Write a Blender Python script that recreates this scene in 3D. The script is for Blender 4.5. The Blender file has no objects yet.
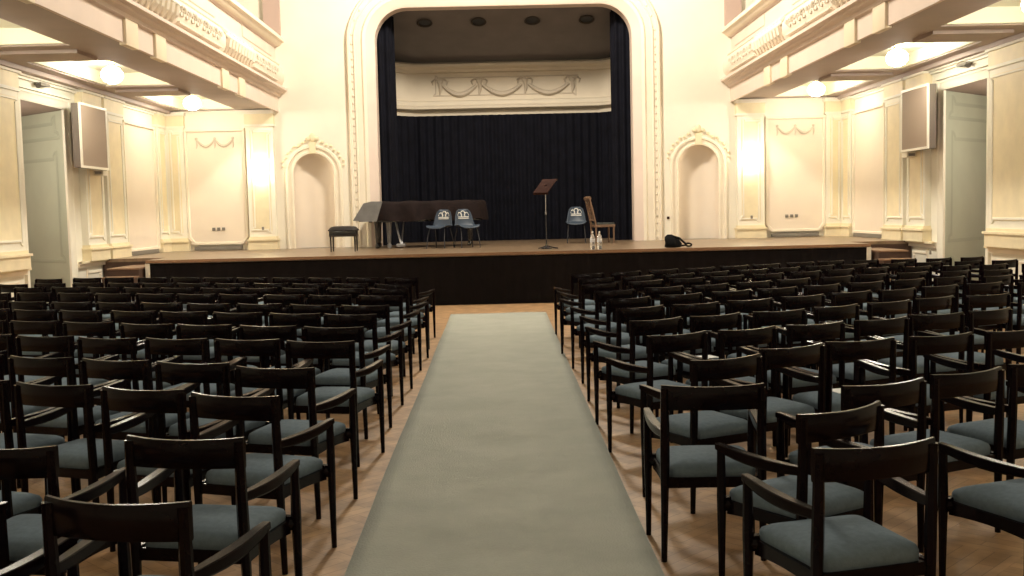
import bpy, bmesh, math, random
from mathutils import Vector, Matrix
random.seed(7)
S = bpy.context.scene
COL = S.collection
PI = math.pi
FZ = -0.035         # level of the auditorium floor
XC = 0.12           # centre line of the hall; metres, floor at z 0, hall runs along +Y

# ------------------------------------------------------------------ camera
cam = bpy.data.cameras.new('camera'); camo = bpy.data.objects.new('camera', cam); COL.objects.link(camo)
cam.sensor_width = 36.0; cam.lens = 36.0 * 1050 / 1024; cam.clip_start = 0.05; cam.clip_end = 200
def _cam():
    f, cx, cy, roll = 1050.0, 512.0, 288.0, 0.023
    vp = (502.0, 212.0)                       # vanishing point of the hall's long axis
    Y = Vector(((vp[0]-cx)/f, -(vp[1]-cy)/f, -1.0)).normalized()
    h = Vector((math.cos(roll), math.sin(roll), 0)); X = (h - Y*h.dot(Y)).normalized()
    Z = X.cross(Y)
    R = Matrix((X, Y, Z))                     # camera -> world
    m = R.to_4x4(); m.translation = Vector((0, 0, 1.62)); return m
camo.matrix_world = _cam()
S.camera = camo

# ------------------------------------------------------------------ world, lights, exposure
w = bpy.data.worlds.new('world'); S.world = w; w.use_nodes = True
w.node_tree.nodes['Background'].inputs[0].default_value = (1.0, 0.88, 0.72, 1)
w.node_tree.nodes['Background'].inputs[1].default_value = 0.11
S.view_settings.view_transform = 'Standard'
try: S.view_settings.look = 'None'
except Exception: pass
S.view_settings.exposure = 0.6
S.view_settings.gamma = 1.0
S.view_settings.use_curve_mapping = False
def point(name, loc, power, r, color=(1.0, 0.90, 0.75)):
    l = bpy.data.lights.new(name, 'POINT'); l.energy = power; l.shadow_soft_size = r; l.color = color
    o = bpy.data.objects.new(name, l); o.location = loc; COL.objects.link(o); return o
# the hall's hanging lamps, high above the frame
for y, p in ((19.0, 2000), (10.5, 330), (3.0, 40)):
    point('hall_lamp_light', (XC, y, 8.6), p, 0.5)

# ------------------------------------------------------------------ materials
def mat(name, col, rough=0.5, noise=None, bump=0.0, bscale=20, spec=0.5, coat=0.0, metal=0.0, emit=None, estr=0, sheen=0, trans=0):
    m = bpy.data.materials.new(name); m.use_nodes = True; nt = m.node_tree; b = nt.nodes['Principled BSDF']
    b.inputs['Base Color'].default_value = (*col, 1); b.inputs['Roughness'].default_value = rough
    b.inputs['Specular IOR Level'].default_value = spec; b.inputs['Metallic'].default_value = metal
    b.inputs['Coat Weight'].default_value = coat; b.inputs['Coat Roughness'].default_value = 0.12
    b.inputs['Sheen Weight'].default_value = sheen; b.inputs['Transmission Weight'].default_value = trans
    tc = nt.nodes.new('ShaderNodeTexCoord')
    if noise:
        n = nt.nodes.new('ShaderNodeTexNoise'); n.inputs['Scale'].default_value = noise[0]; n.inputs['Detail'].default_value = 5
        nt.links.new(tc.outputs['Object'], n.inputs['Vector'])
        r = nt.nodes.new('ShaderNodeValToRGB'); a = noise[1]
        r.color_ramp.elements[0].position = 0.3; r.color_ramp.elements[1].position = 0.7
        r.color_ramp.elements[0].color = (*[c*(1-a) for c in col], 1); r.color_ramp.elements[1].color = (*[min(1, c*(1+a)) for c in col], 1)
        nt.links.new(n.outputs['Fac'], r.inputs['Fac']); nt.links.new(r.outputs['Color'], b.inputs['Base Color'])
    if bump:
        n2 = nt.nodes.new('ShaderNodeTexNoise'); n2.inputs['Scale'].default_value = bscale; n2.inputs['Detail'].default_value = 4
        nt.links.new(tc.outputs['Object'], n2.inputs['Vector'])
        bp = nt.nodes.new('ShaderNodeBump'); bp.inputs['Strength'].default_value = bump; bp.inputs['Distance'].default_value = 0.02
        nt.links.new(n2.outputs['Fac'], bp.inputs['Height']); nt.links.new(bp.outputs['Normal'], b.inputs['Normal'])
    if emit:
        b.inputs['Emission Color'].default_value = (*emit, 1); b.inputs['Emission Strength'].default_value = estr
    return m
M = {}
M['wall'] = mat('cream_wall_paint', (0.84, 0.79, 0.67), 0.6, (1.2, 0.04))
M['white'] = mat('white_stucco', (0.84, 0.76, 0.62), 0.55, (3, 0.03))
M['side'] = mat('pale_side_paint', (0.80, 0.77, 0.66), 0.6, (1.5, 0.04))
M['pink'] = mat('pale_rose_paint', (0.74, 0.61, 0.52), 0.6, (2, 0.04))
M['panel'] = mat('ivory_panel', (0.80, 0.70, 0.58), 0.55, (2, 0.02))
M['yellow'] = mat('ochre_yellow_paint', (0.80, 0.70, 0.48), 0.6, (4, 0.06))
M['green'] = mat('grey_green_door_paint', (0.50, 0.56, 0.45), 0.5, (2, 0.04))
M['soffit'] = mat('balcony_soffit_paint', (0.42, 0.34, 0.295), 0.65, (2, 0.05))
M['coffer'] = mat('coffer_paint', (0.80, 0.78, 0.62), 0.6)
M['lamp'] = mat('lit_opal_glass', (1, 0.95, 0.85), 0.3, emit=(1.0, 0.93, 0.80), estr=48)
M['sconce'] = mat('lit_sconce_glass', (1, 0.95, 0.8), 0.3, emit=(1.0, 0.86, 0.62), estr=13)
M['brass'] = mat('brass', (0.55, 0.40, 0.18), 0.35, metal=1)
M['chair'] = mat('dark_stained_wood', (0.0050, 0.0020, 0.0026), 0.21, (6, 0.3), spec=0.12, coat=0.0)
M['fabric'] = mat('blue_grey_upholstery', (0.135, 0.180, 0.215), 0.9, (40, 0.10), bump=0.15, bscale=160, spec=0.15)
M['drape'] = mat('black_blue_stage_curtain', (0.0042, 0.0045, 0.0085), 0.85, (4, 0.3), spec=0.15)
M['apron'] = mat('black_apron_cloth', (0.0055, 0.0038, 0.0040), 0.8, (5, 0.3), spec=0.15)
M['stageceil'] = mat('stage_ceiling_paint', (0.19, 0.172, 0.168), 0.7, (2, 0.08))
M['valance'] = mat('stage_frieze_plaster', (0.58, 0.51, 0.40), 0.6, (2, 0.04))
M['rose'] = mat('dull_rose_paint', (0.52, 0.38, 0.32), 0.65, (2, 0.04))
M['cream'] = mat('pale_cream_trim', (0.80, 0.70, 0.56), 0.6, (3, 0.04))
M['fblock'] = mat('pale_ochre_block', (0.80, 0.68, 0.50), 0.6, (3, 0.04))
M['frieze_relief'] = mat('shaded_frieze_relief', (0.46, 0.395, 0.31), 0.7)  # frieze plaster darkened, so the relief's shading sits in the colour
M['stepwood'] = mat('dark_step_wood', (0.06, 0.030, 0.018), 0.5, (5, 0.2))
M['treadwood'] = mat('tread_wood', (0.22, 0.13, 0.075), 0.45, (5, 0.2))
M['cover'] = mat('dark_quilted_cover', (0.013, 0.0075, 0.0070), 0.8, (5, 0.3), bump=0.5, bscale=7, spec=0.15)
M['edgewood'] = mat('stage_edge_wood', (0.26, 0.15, 0.08), 0.45)
M['covergrey'] = mat('grey_cover', (0.16, 0.155, 0.15), 0.7, (6, 0.15), bump=0.3, bscale=9)  # paler grey than the cover, for the keyboard flap and one leg
M['ebony'] = mat('black_lacquer', (0.012, 0.010, 0.010), 0.2, coat=0.6)
M['leather'] = mat('black_leather', (0.016, 0.013, 0.012), 0.4, bump=0.1, bscale=50)
M['plastic'] = mat('blue_grey_plastic', (0.026, 0.042, 0.066), 0.5, (5, 0.1))
M['print'] = mat('white_print', (0.72, 0.70, 0.64), 0.6)
M['steel'] = mat('grey_steel', (0.35, 0.35, 0.36), 0.35, metal=0.9)
M['darksteel'] = mat('dark_steel', (0.04, 0.04, 0.045), 0.45, metal=0.5)
M['mahogany'] = mat('reddish_brown_wood', (0.030, 0.012, 0.009), 0.8, (6, 0.25), spec=0.12)
M['oak'] = mat('light_brown_wood', (0.17, 0.10, 0.060), 0.45, (8, 0.2))
M['seatdark'] = mat('dark_grey_seat_cloth', (0.05, 0.055, 0.05), 0.85)
M['bottle'] = mat('clear_plastic', (0.92, 0.95, 0.97), 0.08, trans=0.85)
M['water'] = mat('bottle_label', (0.75, 0.78, 0.82), 0.4)
M['black'] = mat('black_nylon', (0.005, 0.005, 0.005), 0.8, spec=0.15, bump=0.3, bscale=25)
M['speaker'] = mat('grey_brown_speaker_cloth', (0.40, 0.32, 0.26), 0.85, (60, 0.06))
M['spkside'] = mat('dark_speaker_side', (0.16, 0.135, 0.11), 0.7)
M['spkframe'] = mat('white_frame', (0.85, 0.82, 0.72), 0.4)
M['socket'] = mat('grey_socket_plastic', (0.20, 0.18, 0.15), 0.5)
M['paper'] = mat('white_paper', (0.92, 0.92, 0.88), 0.7)
M['dark'] = mat('dark_void_paint', (0.05, 0.042, 0.036), 0.9)
M['relief'] = mat('stucco_relief', (0.74, 0.67, 0.55), 0.6)
M['gilt'] = mat('pale_gilt_stucco', (0.80, 0.70, 0.48), 0.5)

def parquet(name, c1, c2, rough, plank=(0.42, 0.075), rot=PI/4, coat=0.0):
    m = mat(name, c1, rough, coat=coat); nt = m.node_tree; b = nt.nodes['Principled BSDF']
    tc = nt.nodes.new('ShaderNodeTexCoord')
    mp = nt.nodes.new('ShaderNodeMapping'); mp.inputs['Rotation'].default_value = (0, 0, rot); nt.links.new(tc.outputs['Object'], mp.inputs['Vector'])
    # herringbone-like field: two brick lattices at right angles chosen in alternating squares
    def brick(rz):
        mm = nt.nodes.new('ShaderNodeMapping'); mm.inputs['Rotation'].default_value = (0, 0, rz); nt.links.new(mp.outputs['Vector'], mm.inputs['Vector'])
        br = nt.nodes.new('ShaderNodeTexBrick'); br.inputs['Scale'].default_value = 1.0
        br.inputs['Brick Width'].default_value = plank[0]; br.inputs['Row Height'].default_value = plank[1]; br.inputs['Mortar Size'].default_value = 0.0022
        br.inputs['Color1'].default_value = (*c1, 1); br.inputs['Color2'].default_value = (*c2, 1); br.inputs['Mortar'].default_value = (*[x*0.6 for x in c2], 1)
        nt.links.new(mm.outputs['Vector'], br.inputs['Vector']); return br
    b1, b2 = brick(0), brick(PI/2)
    ck = nt.nodes.new('ShaderNodeTexChecker'); ck.inputs['Scale'].default_value = 1/plank[0]; nt.links.new(mp.outputs['Vector'], ck.inputs['Vector'])
    mx = nt.nodes.new('ShaderNodeMix'); mx.data_type = 'RGBA'
    nt.links.new(ck.outputs['Fac'], mx.inputs[0]); nt.links.new(b1.outputs['Color'], mx.inputs[6]); nt.links.new(b2.outputs['Color'], mx.inputs[7])
    n = nt.nodes.new('ShaderNodeTexNoise'); n.inputs['Scale'].default_value = 7; n.inputs['Detail'].default_value = 6; nt.links.new(tc.outputs['Object'], n.inputs['Vector'])
    mr = nt.nodes.new('ShaderNodeMapRange'); mr.inputs[1].default_value = 0.3; mr.inputs[2].default_value = 0.7; mr.inputs[3].default_value = 0.66; mr.inputs[4].default_value = 1.15
    nt.links.new(n.outputs['Fac'], mr.inputs[0])
    mu = nt.nodes.new('ShaderNodeMix'); mu.data_type = 'RGBA'; mu.blend_type = 'MULTIPLY'; mu.inputs[0].default_value = 1
    nt.links.new(mx.outputs[2], mu.inputs[6]); nt.links.new(mr.outputs[0], mu.inputs[7]); nt.links.new(mu.outputs[2], b.inputs['Base Color'])
    return m
M['floor'] = parquet('parquet_floor', (0.47, 0.285, 0.140), (0.37, 0.215, 0.100), 0.42)
M['stagefloor'] = parquet('stage_boards', (0.26, 0.18, 0.115), (0.22, 0.15, 0.09), 0.30, plank=(1.6, 0.12), rot=PI/2)

def runner_mat():
    m = mat('grey_green_carpet', (0.42, 0.42, 0.35), 0.95, spec=0.1, sheen=0.2); nt = m.node_tree; b = nt.nodes['Principled BSDF']
    tc = nt.nodes.new('ShaderNodeTexCoord')
    n = nt.nodes.new('ShaderNodeTexNoise'); n.inputs['Scale'].default_value = 2.2; n.inputs['Detail'].default_value = 8; n.inputs['Roughness'].default_value = 0.65
    nt.links.new(tc.outputs['Object'], n.inputs['Vector'])
    r = nt.nodes.new('ShaderNodeValToRGB'); r.color_ramp.elements[0].position = 0.35; r.color_ramp.elements[1].position = 0.66
    r.color_ramp.elements[0].color = (0.325, 0.34, 0.29, 1); r.color_ramp.elements[1].color = (0.385, 0.395, 0.34, 1)
    nt.links.new(n.outputs['Fac'], r.inputs['Fac']); nt.links.new(r.outputs['Color'], b.inputs['Base Color'])
    n2 = nt.nodes.new('ShaderNodeTexNoise'); n2.inputs['Scale'].default_value = 90; n2.inputs['Detail'].default_value = 3; nt.links.new(tc.outputs['Object'], n2.inputs['Vector'])
    bp = nt.nodes.new('ShaderNodeBump'); bp.inputs['Strength'].default_value = 0.5; bp.inputs['Distance'].default_value = 0.01
    nt.links.new(n2.outputs['Fac'], bp.inputs['Height']); nt.links.new(bp.outputs['Normal'], b.inputs['Normal'])
    return m
M['runner'] = runner_mat()

# ------------------------------------------------------------------ mesh helpers
class MB:
    """collects shapes; build() links them as ONE mesh object. T maps local points to the place they stand."""
    def __init__(s, T=None): s.v = []; s.f = []; s.T = T
    def add(s, vs, fs):
        n = len(s.v); s.v += [tuple(s.T(*p)) if s.T else tuple(p) for p in vs]; s.f += [tuple(i+n for i in f) for f in fs]; return s
    def box(s, x0, x1, y0, y1, z0, z1, bev=0.0):
        if x0 > x1: x0, x1 = x1, x0
        if y0 > y1: y0, y1 = y1, y0
        if z0 > z1: z0, z1 = z1, z0
        if not bev:
            vs = [(x0,y0,z0),(x1,y0,z0),(x1,y1,z0),(x0,y1,z0),(x0,y0,z1),(x1,y0,z1),(x1,y1,z1),(x0,y1,z1)]
            return s.add(vs, [(3,2,1,0),(4,5,6,7),(0,1,5,4),(1,2,6,5),(2,3,7,6),(3,0,4,7)])
        bm = bmesh.new(); bmesh.ops.create_cube(bm, size=1)
        for v in bm.verts: v.co = Vector(((x0+x1)/2+v.co.x*(x1-x0), (y0+y1)/2+v.co.y*(y1-y0), (z0+z1)/2+v.co.z*(z1-z0)))
        bmesh.ops.bevel(bm, geom=bm.edges[:], offset=bev, segments=2, affect='EDGES', profile=0.6)
        return s.addbm(bm)
    def addbm(s, bm):
        bm.verts.index_update(); vs = [tuple(v.co) for v in bm.verts]; fs = [tuple(v.index for v in f.verts) for f in bm.faces]; bm.free(); return s.add(vs, fs)
    def loft(s, rings, closed=True, caps=True):
        n = len(rings[0]); vs = [p for r in rings for p in r]; fs = []
        for i in range(len(rings)-1):
            for j in range(n if closed else n-1):
                a, b = i*n+j, i*n+(j+1) % n; fs.append((a, b, b+n, a+n))
        if caps and closed: fs.append(tuple(reversed(range(n)))); fs.append(tuple(range((len(rings)-1)*n, len(rings)*n)))
        return s.add(vs, fs)
    def tube(s, pts, rad, n=8, flat=1.0):
        pts = [Vector(p) for p in pts]
        if not isinstance(rad, (list, tuple)): rad = [rad]*len(pts)
        rings = []
        for i, p in enumerate(pts):
            d = (pts[min(i+1, len(pts)-1)] - pts[max(i-1, 0)]).normalized()
            up = Vector((0,0,1)) if abs(d.z) < 0.9 else Vector((0,1,0))
            a = d.cross(up).normalized(); b = a.cross(d).normalized()
            rings.append([tuple(p + a*math.cos(t*2*PI/n)*rad[i] + b*math.sin(t*2*PI/n)*rad[i]*flat) for t in range(n)])
        return s.loft(rings)
    def lathe(s, c, prof, n=16, axis='z'):
        rings = []
        for r, h in prof:
            rings.append([(c[0]+r*math.cos(t*2*PI/n), c[1]+r*math.sin(t*2*PI/n), c[2]+h) if axis == 'z' else (c[0]+r*math.cos(t*2*PI/n), c[1]+h, c[2]+r*math.sin(t*2*PI/n)) for t in range(n)])
        return s.loft(rings)
    def ball(s, c, r, n=10, m=6, sc=(1,1,1)):
        rings = []
        for i in range(m+1):
            t = -PI/2 + PI*i/m; rr = max(math.cos(t), 0.02)*r
            rings.append([(c[0]+rr*math.cos(k*2*PI/n)*sc[0], c[1]+rr*math.sin(k*2*PI/n)*sc[1], c[2]+r*math.sin(t)*sc[2]) for k in range(n)])
        return s.loft(rings)
    def sweep(s, path, prof, closed=False):
        """path: 2D points (u,v); prof: (outward offset, height w) -> points (u, w, v) in local axes (u along the wall, v up, w out of it)"""
        n = len(path); rings = []
        for i in range(n):
            if closed: a, b = path[i-1], path[(i+1) % n]; c = path[i]
            else: a, b, c = path[max(i-1,0)], path[min(i+1,n-1)], path[i]
            d1 = Vector((c[0]-a[0], c[1]-a[1])); d2 = Vector((b[0]-c[0], b[1]-c[1]))
            if d1.length < 1e-9: d1 = d2
            if d2.length < 1e-9: d2 = d1
            d1.normalize(); d2.normalize()
            n1 = Vector((-d1.y, d1.x)); n2 = Vector((-d2.y, d2.x)); nn = n1+n2
            nn = nn / max(nn.dot(nn)*0.5, 0.3)**1 if nn.length > 1e-6 else n1
            rings.append([(c[0]+nn.x*o, wv, c[1]+nn.y*o) for o, wv in prof])
        m = len(prof); vs = [p for r in rings for p in r]; fs = []
        for i in range(n if closed else n-1):
            for j in range(m-1):
                a = i*m+j; b = ((i+1) % n)*m+j; fs.append((a, b, b+1, a+1))
        return s.add(vs, fs)
    def build(s, name, m, parent=None, smooth=40, recalc=True):
        me = bpy.data.meshes.new(name); me.from_pydata(s.v, [], s.f); 
        if recalc:
            bm = bmesh.new(); bm.from_mesh(me); bmesh.ops.recalc_face_normals(bm, faces=bm.faces[:]); bm.to_mesh(me); bm.free()
        me.materials.append(m)
        if smooth:
            for p in me.polygons: p.use_smooth = True
            me.set_sharp_from_angle(angle=math.radians(smooth))
        o = bpy.data.objects.new(name, me); COL.objects.link(o)
        if parent: o.parent = parent
        return o
def tag(o, label=None, cat=None, group=None, kind=None):
    if label: o['label'] = label
    if cat: o['category'] = cat
    if group: o['group'] = group
    if kind: o['kind'] = kind
    return o
def thing(name, label, cat, loc=(0,0,0), rz=0, group=None):
    o = bpy.data.objects.new(name, None); COL.objects.link(o); o.location = loc; o.rotation_euler = (0,0,rz); o.empty_display_size = 0.1
    return tag(o, label, cat, group)
def struct(mb, name, m, smooth=40): return tag(mb.build(name, m, smooth=smooth), kind='structure')
def copy_tree(o, parent=None):
    c = o.copy(); COL.objects.link(c)
    if parent: c.parent = parent
    for ch in list(o.children): copy_tree(ch, c)
    return c
# local frames: (u along wall, w out of the wall into the room, v up)
YW = 24.0; XLW = -7.62; XRW = 7.82
def T_end(u, w_, v): return (u, YW - w_, v)
def T_left(u, w_, v): return (XLW + w_, u, v)
def T_right(u, w_, v): return (XRW - w_, u, v)
def arch(x0, x1, z0, top, r, n=10):
    """left base -> up -> over -> right base"""
    p = [(x0, z0), (x0, (z0+top-r)/2), (x0, top-r)]
    p += [(x0+r-r*math.cos(k*PI/2/n), top-r+r*math.sin(k*PI/2/n)) for k in range(1, n+1)]
    q = [(x0+x1-a, b) for a, b in reversed(p)]
    if abs(q[0][0]-p[-1][0]) < 1e-6: q = q[1:]
    return p+q
def rrect(x0, x1, z0, z1, r, n=5):
    p = []
    for cx, cz, a0 in ((x0+r, z0+r, PI), (x0+r, z1-r, PI/2), (x1-r, z1-r, 0), (x1-r, z0+r, -PI/2)):
        for k in range(n+1):
            a = a0 - k*PI/2/n; p.append((cx+r*math.cos(a), cz+r*math.sin(a)))
    return p
def wall_with_arch(mb, hole, x0, x1, z0, z1, w=0.0):
    """fills the rectangle around an arch-shaped hole"""
    n = len(hole); h = n//2; out = []
    spring = 2
    for i, (x, z) in enumerate(hole):
        j = min(i, n-1-i); left = i < n/2
        if j <= spring: zz = z if j < spring else hole[spring][1]; o = (x0 if left else x1, zz)
        else:
            t = (j-spring)/(h-spring)
            if t <= 0.5: zz = hole[spring][1]+(z1-hole[spring][1])*t*2; o = (x0 if left else x1, zz)
            else: xm = (x0+x1)/2; o = ((x0+(xm-x0)*(t*2-1)) if left else (x1+(xm-x1)*(t*2-1)), z1)
        out.append(o)
    # make sure the corners are exact
    vs = [(a, w, b) for a, b in hole] + [(a, w, b) for a, b in out]
    mb.add(vs, [(i, i+1, n+i+1, n+i) for i in range(n-1)])
    # corner triangles
    for sgn in (0, 1):
        rng = range(n-1)
        for i in rng:
            a, b = out[i], out[i+1]
            if abs(a[0]-b[0]) > 1e-6 and abs(a[1]-b[1]) > 1e-6:
                cx_ = x0 if i < n/2 else x1
                if sgn == 0: mb.add([(a[0], w, a[1]), (cx_, w, z1), (b[0], w, b[1])], [(0,1,2)])
    if z0 < hole[0][1] - 1e-6: mb.add([(x0,w,z0),(x1,w,z0),(x1,w,hole[0][1]),(x0,w,hole[0][1])], [(0,1,2,3)])

# ------------------------------------------------------------------ floor, walls
mb = MB(); mb.box(-9.5, 9.6, -2.0, 28.5, FZ-0.1, FZ); struct(mb, 'floor', M['floor'], 0)

ZT = 9.5
A0, A1, AT, AR = XC-2.89, XC+2.89, 6.24, 0.72
mb = MB(T_end)
hole = arch(A0, A1, 0.9, AT, AR, 10)
wall_with_arch(mb, hole, XC-3.62, XC+3.62, 0.9, ZT)
for s_ in (-1, 1):
    c = XC + s_*4.37
    nh = arch(c-0.455, c+0.455, 0.9, 3.04, 0.455, 10)
    a, b = sorted((XC+s_*3.62, XC+s_*5.15))
    wall_with_arch(mb, nh, a, b, 0.9, ZT)
    # wall under and above the balcony
    a, b = sorted((XC+s_*5.15, XC+s_*7.9))
    mb.add([(a,0,0.9),(b,0,0.9),(b,0,ZT),(a,0,ZT)], [(0,1,2,3)])
mb.add([(-7.9,0,FZ),(8.1,0,FZ),(8.1,0,0.9),(-7.9,0,0.9)], [(0,1,2,3)])
wb = struct(mb, 'wall_back', M['wall'], 0)
# thickness of the proscenium: splayed reveal
mb = MB(T_end)
mb.sweep(hole, [(0.0, -0.0), (0, -0.35)])
mb.build('proscenium_reveal', M['pink'], wb)
mb = MB(T_end)   # smooth rose cove next to the opening
mb.sweep(hole, [(0.0, 0.0), (0.0, 0.03), (0.02, 0.05), (0.10, 0.08), (0.18, 0.13), (0.20, 0.14), (0.20, 0.0)])
mb.build('proscenium_cove', M['pink'], wb)
mb = MB(T_end)
mb.sweep(hole, [(0.20, 0.0), (0.20, 0.15), (0.27, 0.16), (0.31, 0.11), (0.44, 0.10), (0.45, 0.13), (0.47, 0.13), (0.48, 0.09), (0.56, 0.09), (0.57, 0.13), (0.61, 0.13), (0.63, 0.05), (0.66, 0.0)])
mb.build('proscenium_moulding', M['white'], wb)
mb = MB(T_end)   # leaf-and-bead band
L = []
for i in range(len(hole)-1):
    a, b = Vector(hole[i]), Vector(hole[i+1]); d = b-a; 
    if d.length < 1e-6: continue
    L.append((a, b, d.length))
acc = 0.0; nxt = 0.1
for a, b, ln in L:
    while nxt < acc+ln:
        p = a.lerp(b, (nxt-acc)/ln); d = (b-a).normalized(); nn = Vector((-d.y, d.x)); q = p+nn*0.52
        mb.ball((q.x, 0.09, q.y), 0.024, 6, 4, (1.0 if abs(d.y) > .5 else 1.6, 1, 1.6 if abs(d.y) > .5 else 1.0)); nxt += 0.165
    acc += ln
mb.build('proscenium_beading', M['relief'], wb)

# niches
for s_ in (-1, 1):
    c = XC + s_*4.37; R_ = 0.455; sp = 3.04-R_
    mb = MB(T_end); rings = []
    nn = 14
    for z in (0.9, 1.6, sp):
        rings.append([(c - R_*math.cos(k*PI/nn), -R_*0.75*math.sin(k*PI/nn), z) for k in range(nn+1)])
    for i in range(1, 9):
        t = i*PI/2/8; rr = R_*math.cos(t)
        rings.append([(c - rr*math.cos(k*PI/nn), -rr*0.75*math.sin(k*PI/nn), sp + R_*math.sin(t)) for k in range(nn+1)])
    mb.loft(rings, closed=False, caps=False)
    nb = mb.build('niche', M['pink'] if 0 else M['panel'], wb)
    mb = MB(T_end)
    mb.sweep(arch(c-R_, c+R_, 0.9, 3.04, R_, 10), [(0, -0.02), (0, 0.05), (0.04, 0.06), (0.05, 0.03), (0.12, 0.03), (0.13, 0.07), (0.17, 0.07), (0.19, 0.0)])
    mb.build('niche_moulding', M['white'], wb)
    mb = MB(T_end)   # crest of leaves over the niche
    mb.ball((c, 0.05, 3.40), 0.07, 8, 5, (1, 0.6, 1.5)); mb.ball((c-0.09, 0.05, 3.37), 0.05, 8, 5, (1.3, 0.6, 1)); mb.ball((c+0.09, 0.05, 3.37), 0.05, 8, 5, (1.3, 0.6, 1))
    mb.box(c-0.07, c+0.07, 0.0, 0.08, 3.04, 3.30)
    for k in range(1, 9):
        for q in (-1, 1):
            t = PI/2 + q*(0.16+k*0.145); r = 0.71 + (0.03 if k % 2 else 0.0)
            mb.ball((c+r*math.cos(t), 0.035, sp+r*math.sin(t)), 0.040-0.0015*k, 7, 4, (1.2, 0.5, 1))
    mb.build('niche_crest', M['gilt'], wb)

M['garland'] = mat('beige_relief', (0.60, 0.52, 0.42), 0.6)
M['doorline'] = mat('door_moulding_shade', (0.43, 0.485, 0.39), 0.5)  # door green darkened: shading of the mouldings put into the colour
def frame(mb, x0, x1, z0, z1, r=0.06, wd=0.04, d=0.022):
    mb.sweep(rrect(x0, x1, z0, z1, r), [(-wd/2, 0.0), (-wd/2+0.008, d), (wd/2-0.008, d), (wd/2, 0.0)], closed=True)
def pilaster(T, u0, u1, z0, z1, par, out=0.10, pedestal=True, cap=True):
    mb = MB(T); c = (u0+u1)/2; hw = (u1-u0)/2
    mb.box(u0, u1, 0.002, out, z0, z1)
    mb.box(u0-0.03, u1+0.03, 0.002, out+0.03, z1-0.36, z1-0.31); mb.box(u0-0.05, u1+0.05, 0.002, out+0.06, z1-0.08, z1)
    frame_z0 = z0+0.38
    mb.sweep(rrect(u0+0.07, u1-0.07, frame_z0, z1-0.42, 0.06), [(-0.02, out), (-0.015, out+0.022), (0.015, out+0.022), (0.02, out)], closed=True)
    o = mb.build('pilaster', M['side'] if T is not T_end else M['wall'], par)
    mb = MB(T); mb.box(u0+0.09, u1-0.09, out, out+0.006, frame_z0+0.03, z1-0.45)
    mb.build('pilaster_inset', M['yellow'], o, 0)
    mb = MB(T)
    mb.box(u0-0.03, u1+0.03, 0.002, out+0.05, z0+0.0, z0+0.20); mb.box(u0-0.05, u1+0.05, 0.002, out+0.08, z0+0.20, z0+0.24); mb.box(u0-0.01, u1+0.01, 0.002, out+0.03, z0+0.235, z0+0.29)
    mb.box(u0-0.02, u1+0.02, 0.002, out+0.02, z1-0.31, z1-0.08)
    mb.build('pilaster_base_and_capital', M['yellow'], o)
    return o
def garland(mb, c, z, w_, dep=0.02, drop=0.16, n=2):
    step = w_/n
    for k in range(n):
        x0 = c-w_/2+k*step
        pts = [(x0+step*t/8, dep, z-drop*math.sin(PI*t/8)) for t in range(9)]
        mb.tube(pts, [0.014+0.024*math.sin(PI*t/8) for t in range(9)], 6)
    for k in range(n+1):
        x0 = c-w_/2+k*step; mb.ball((x0, dep, z+0.02), 0.035, 7, 4, (1, .5, 1)); mb.tube([(x0, dep, z), (x0+0.01, dep, z-drop*0.8), (x0-0.005, dep, z-drop*1.3)], [0.014, 0.02, 0.008], 6)

# end wall under the balconies
for s_ in (-1, 1):
    T = T_end; xs = lambda a: XC+s_*a
    a, b = sorted((xs(5.23), xs(5.84))); pi_ = pilaster(T, a, b, 0.9, 4.02, wb, 0.16)
    a, b = sorted((xs(7.26), xs(7.68))); pilaster(T, a, b, 0.9, 4.02, wb, 0.10)
    a, b = sorted((xs(5.92), xs(7.22)))
    mb = MB(T); mb.box(a, b, 0.002, 0.05, 1.04, 3.58); 
    mb.build('blind_window_panel', M['panel'], wb, 0)
    mb = MB(T)   # chamfered frame of the panel
    p = [(a, 3.60), (a, 1.20), (a+0.12, 1.06), (b-0.12, 1.06), (b, 1.20), (b, 3.60)]
    mb.sweep([(x, z) for x, z in reversed(p)], [(-0.03, 0.05), (-0.02, 0.08), (0.03, 0.08), (0.04, 0.002)], closed=False)
    mb.box(a-0.03, b+0.03, 0.002, 0.10, 3.58, 3.64)
    mb.build('panel_moulding', M['white'], wb)
    mb = MB(T); garland(mb, (a+b)/2, 3.40, 0.82, 0.06, 0.15, 2); mb.build('garland_relief', M['garland'], wb)
    mb = MB(T); mb.box(a+0.1, b-0.12, 0.002, 0.09, 0.91, 1.0); mb.build('heating_grille', M['socket'], wb, 0)
    c = -6.44 if s_ < 0 else 6.60
    for k in (-1, 0, 1):
        tag(MB(T).box(c+k*0.11-0.035, c+k*0.11+0.035, 0.05, 0.068, 1.345, 1.415, 0.004).build('wall_socket', M['socket']),
            '%s small grey socket of three on the end panel %s of the stage' % ({-1: 'leftmost', 0: 'middle', 1: 'rightmost'}[k], 'left' if s_ < 0 else 'right'), 'socket', 'wall sockets on the %s end panel' % ('left' if s_ < 0 else 'right'))
    c = XC+s_*5.535
    tag(MB(T).box(c-0.02, c+0.03, 0.166, 0.185, 1.34, 1.41, 0.004).build('light_switch', M['socket']), 'tiny dark switch low on the yellow pilaster %s of the stage' % ('left' if s_ < 0 else 'right'), 'switch')
    # gallery end pilaster above the balcony
    a, b = sorted((xs(4.99), xs(5.36)))
    mb = MB(T); mb.box(a, b, 0.002, 0.10, 5.69, 9.0); mb.build('gallery_end_pilaster', M['rose'], wb, 0)
tag(MB(T_end).box(3.76, 3.82, 0.002, 0.02, 1.37, 1.43, 0.004).build('wall_button', M['mahogany']), 'small reddish button on the wall between proscenium and right niche', 'switch')

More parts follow.
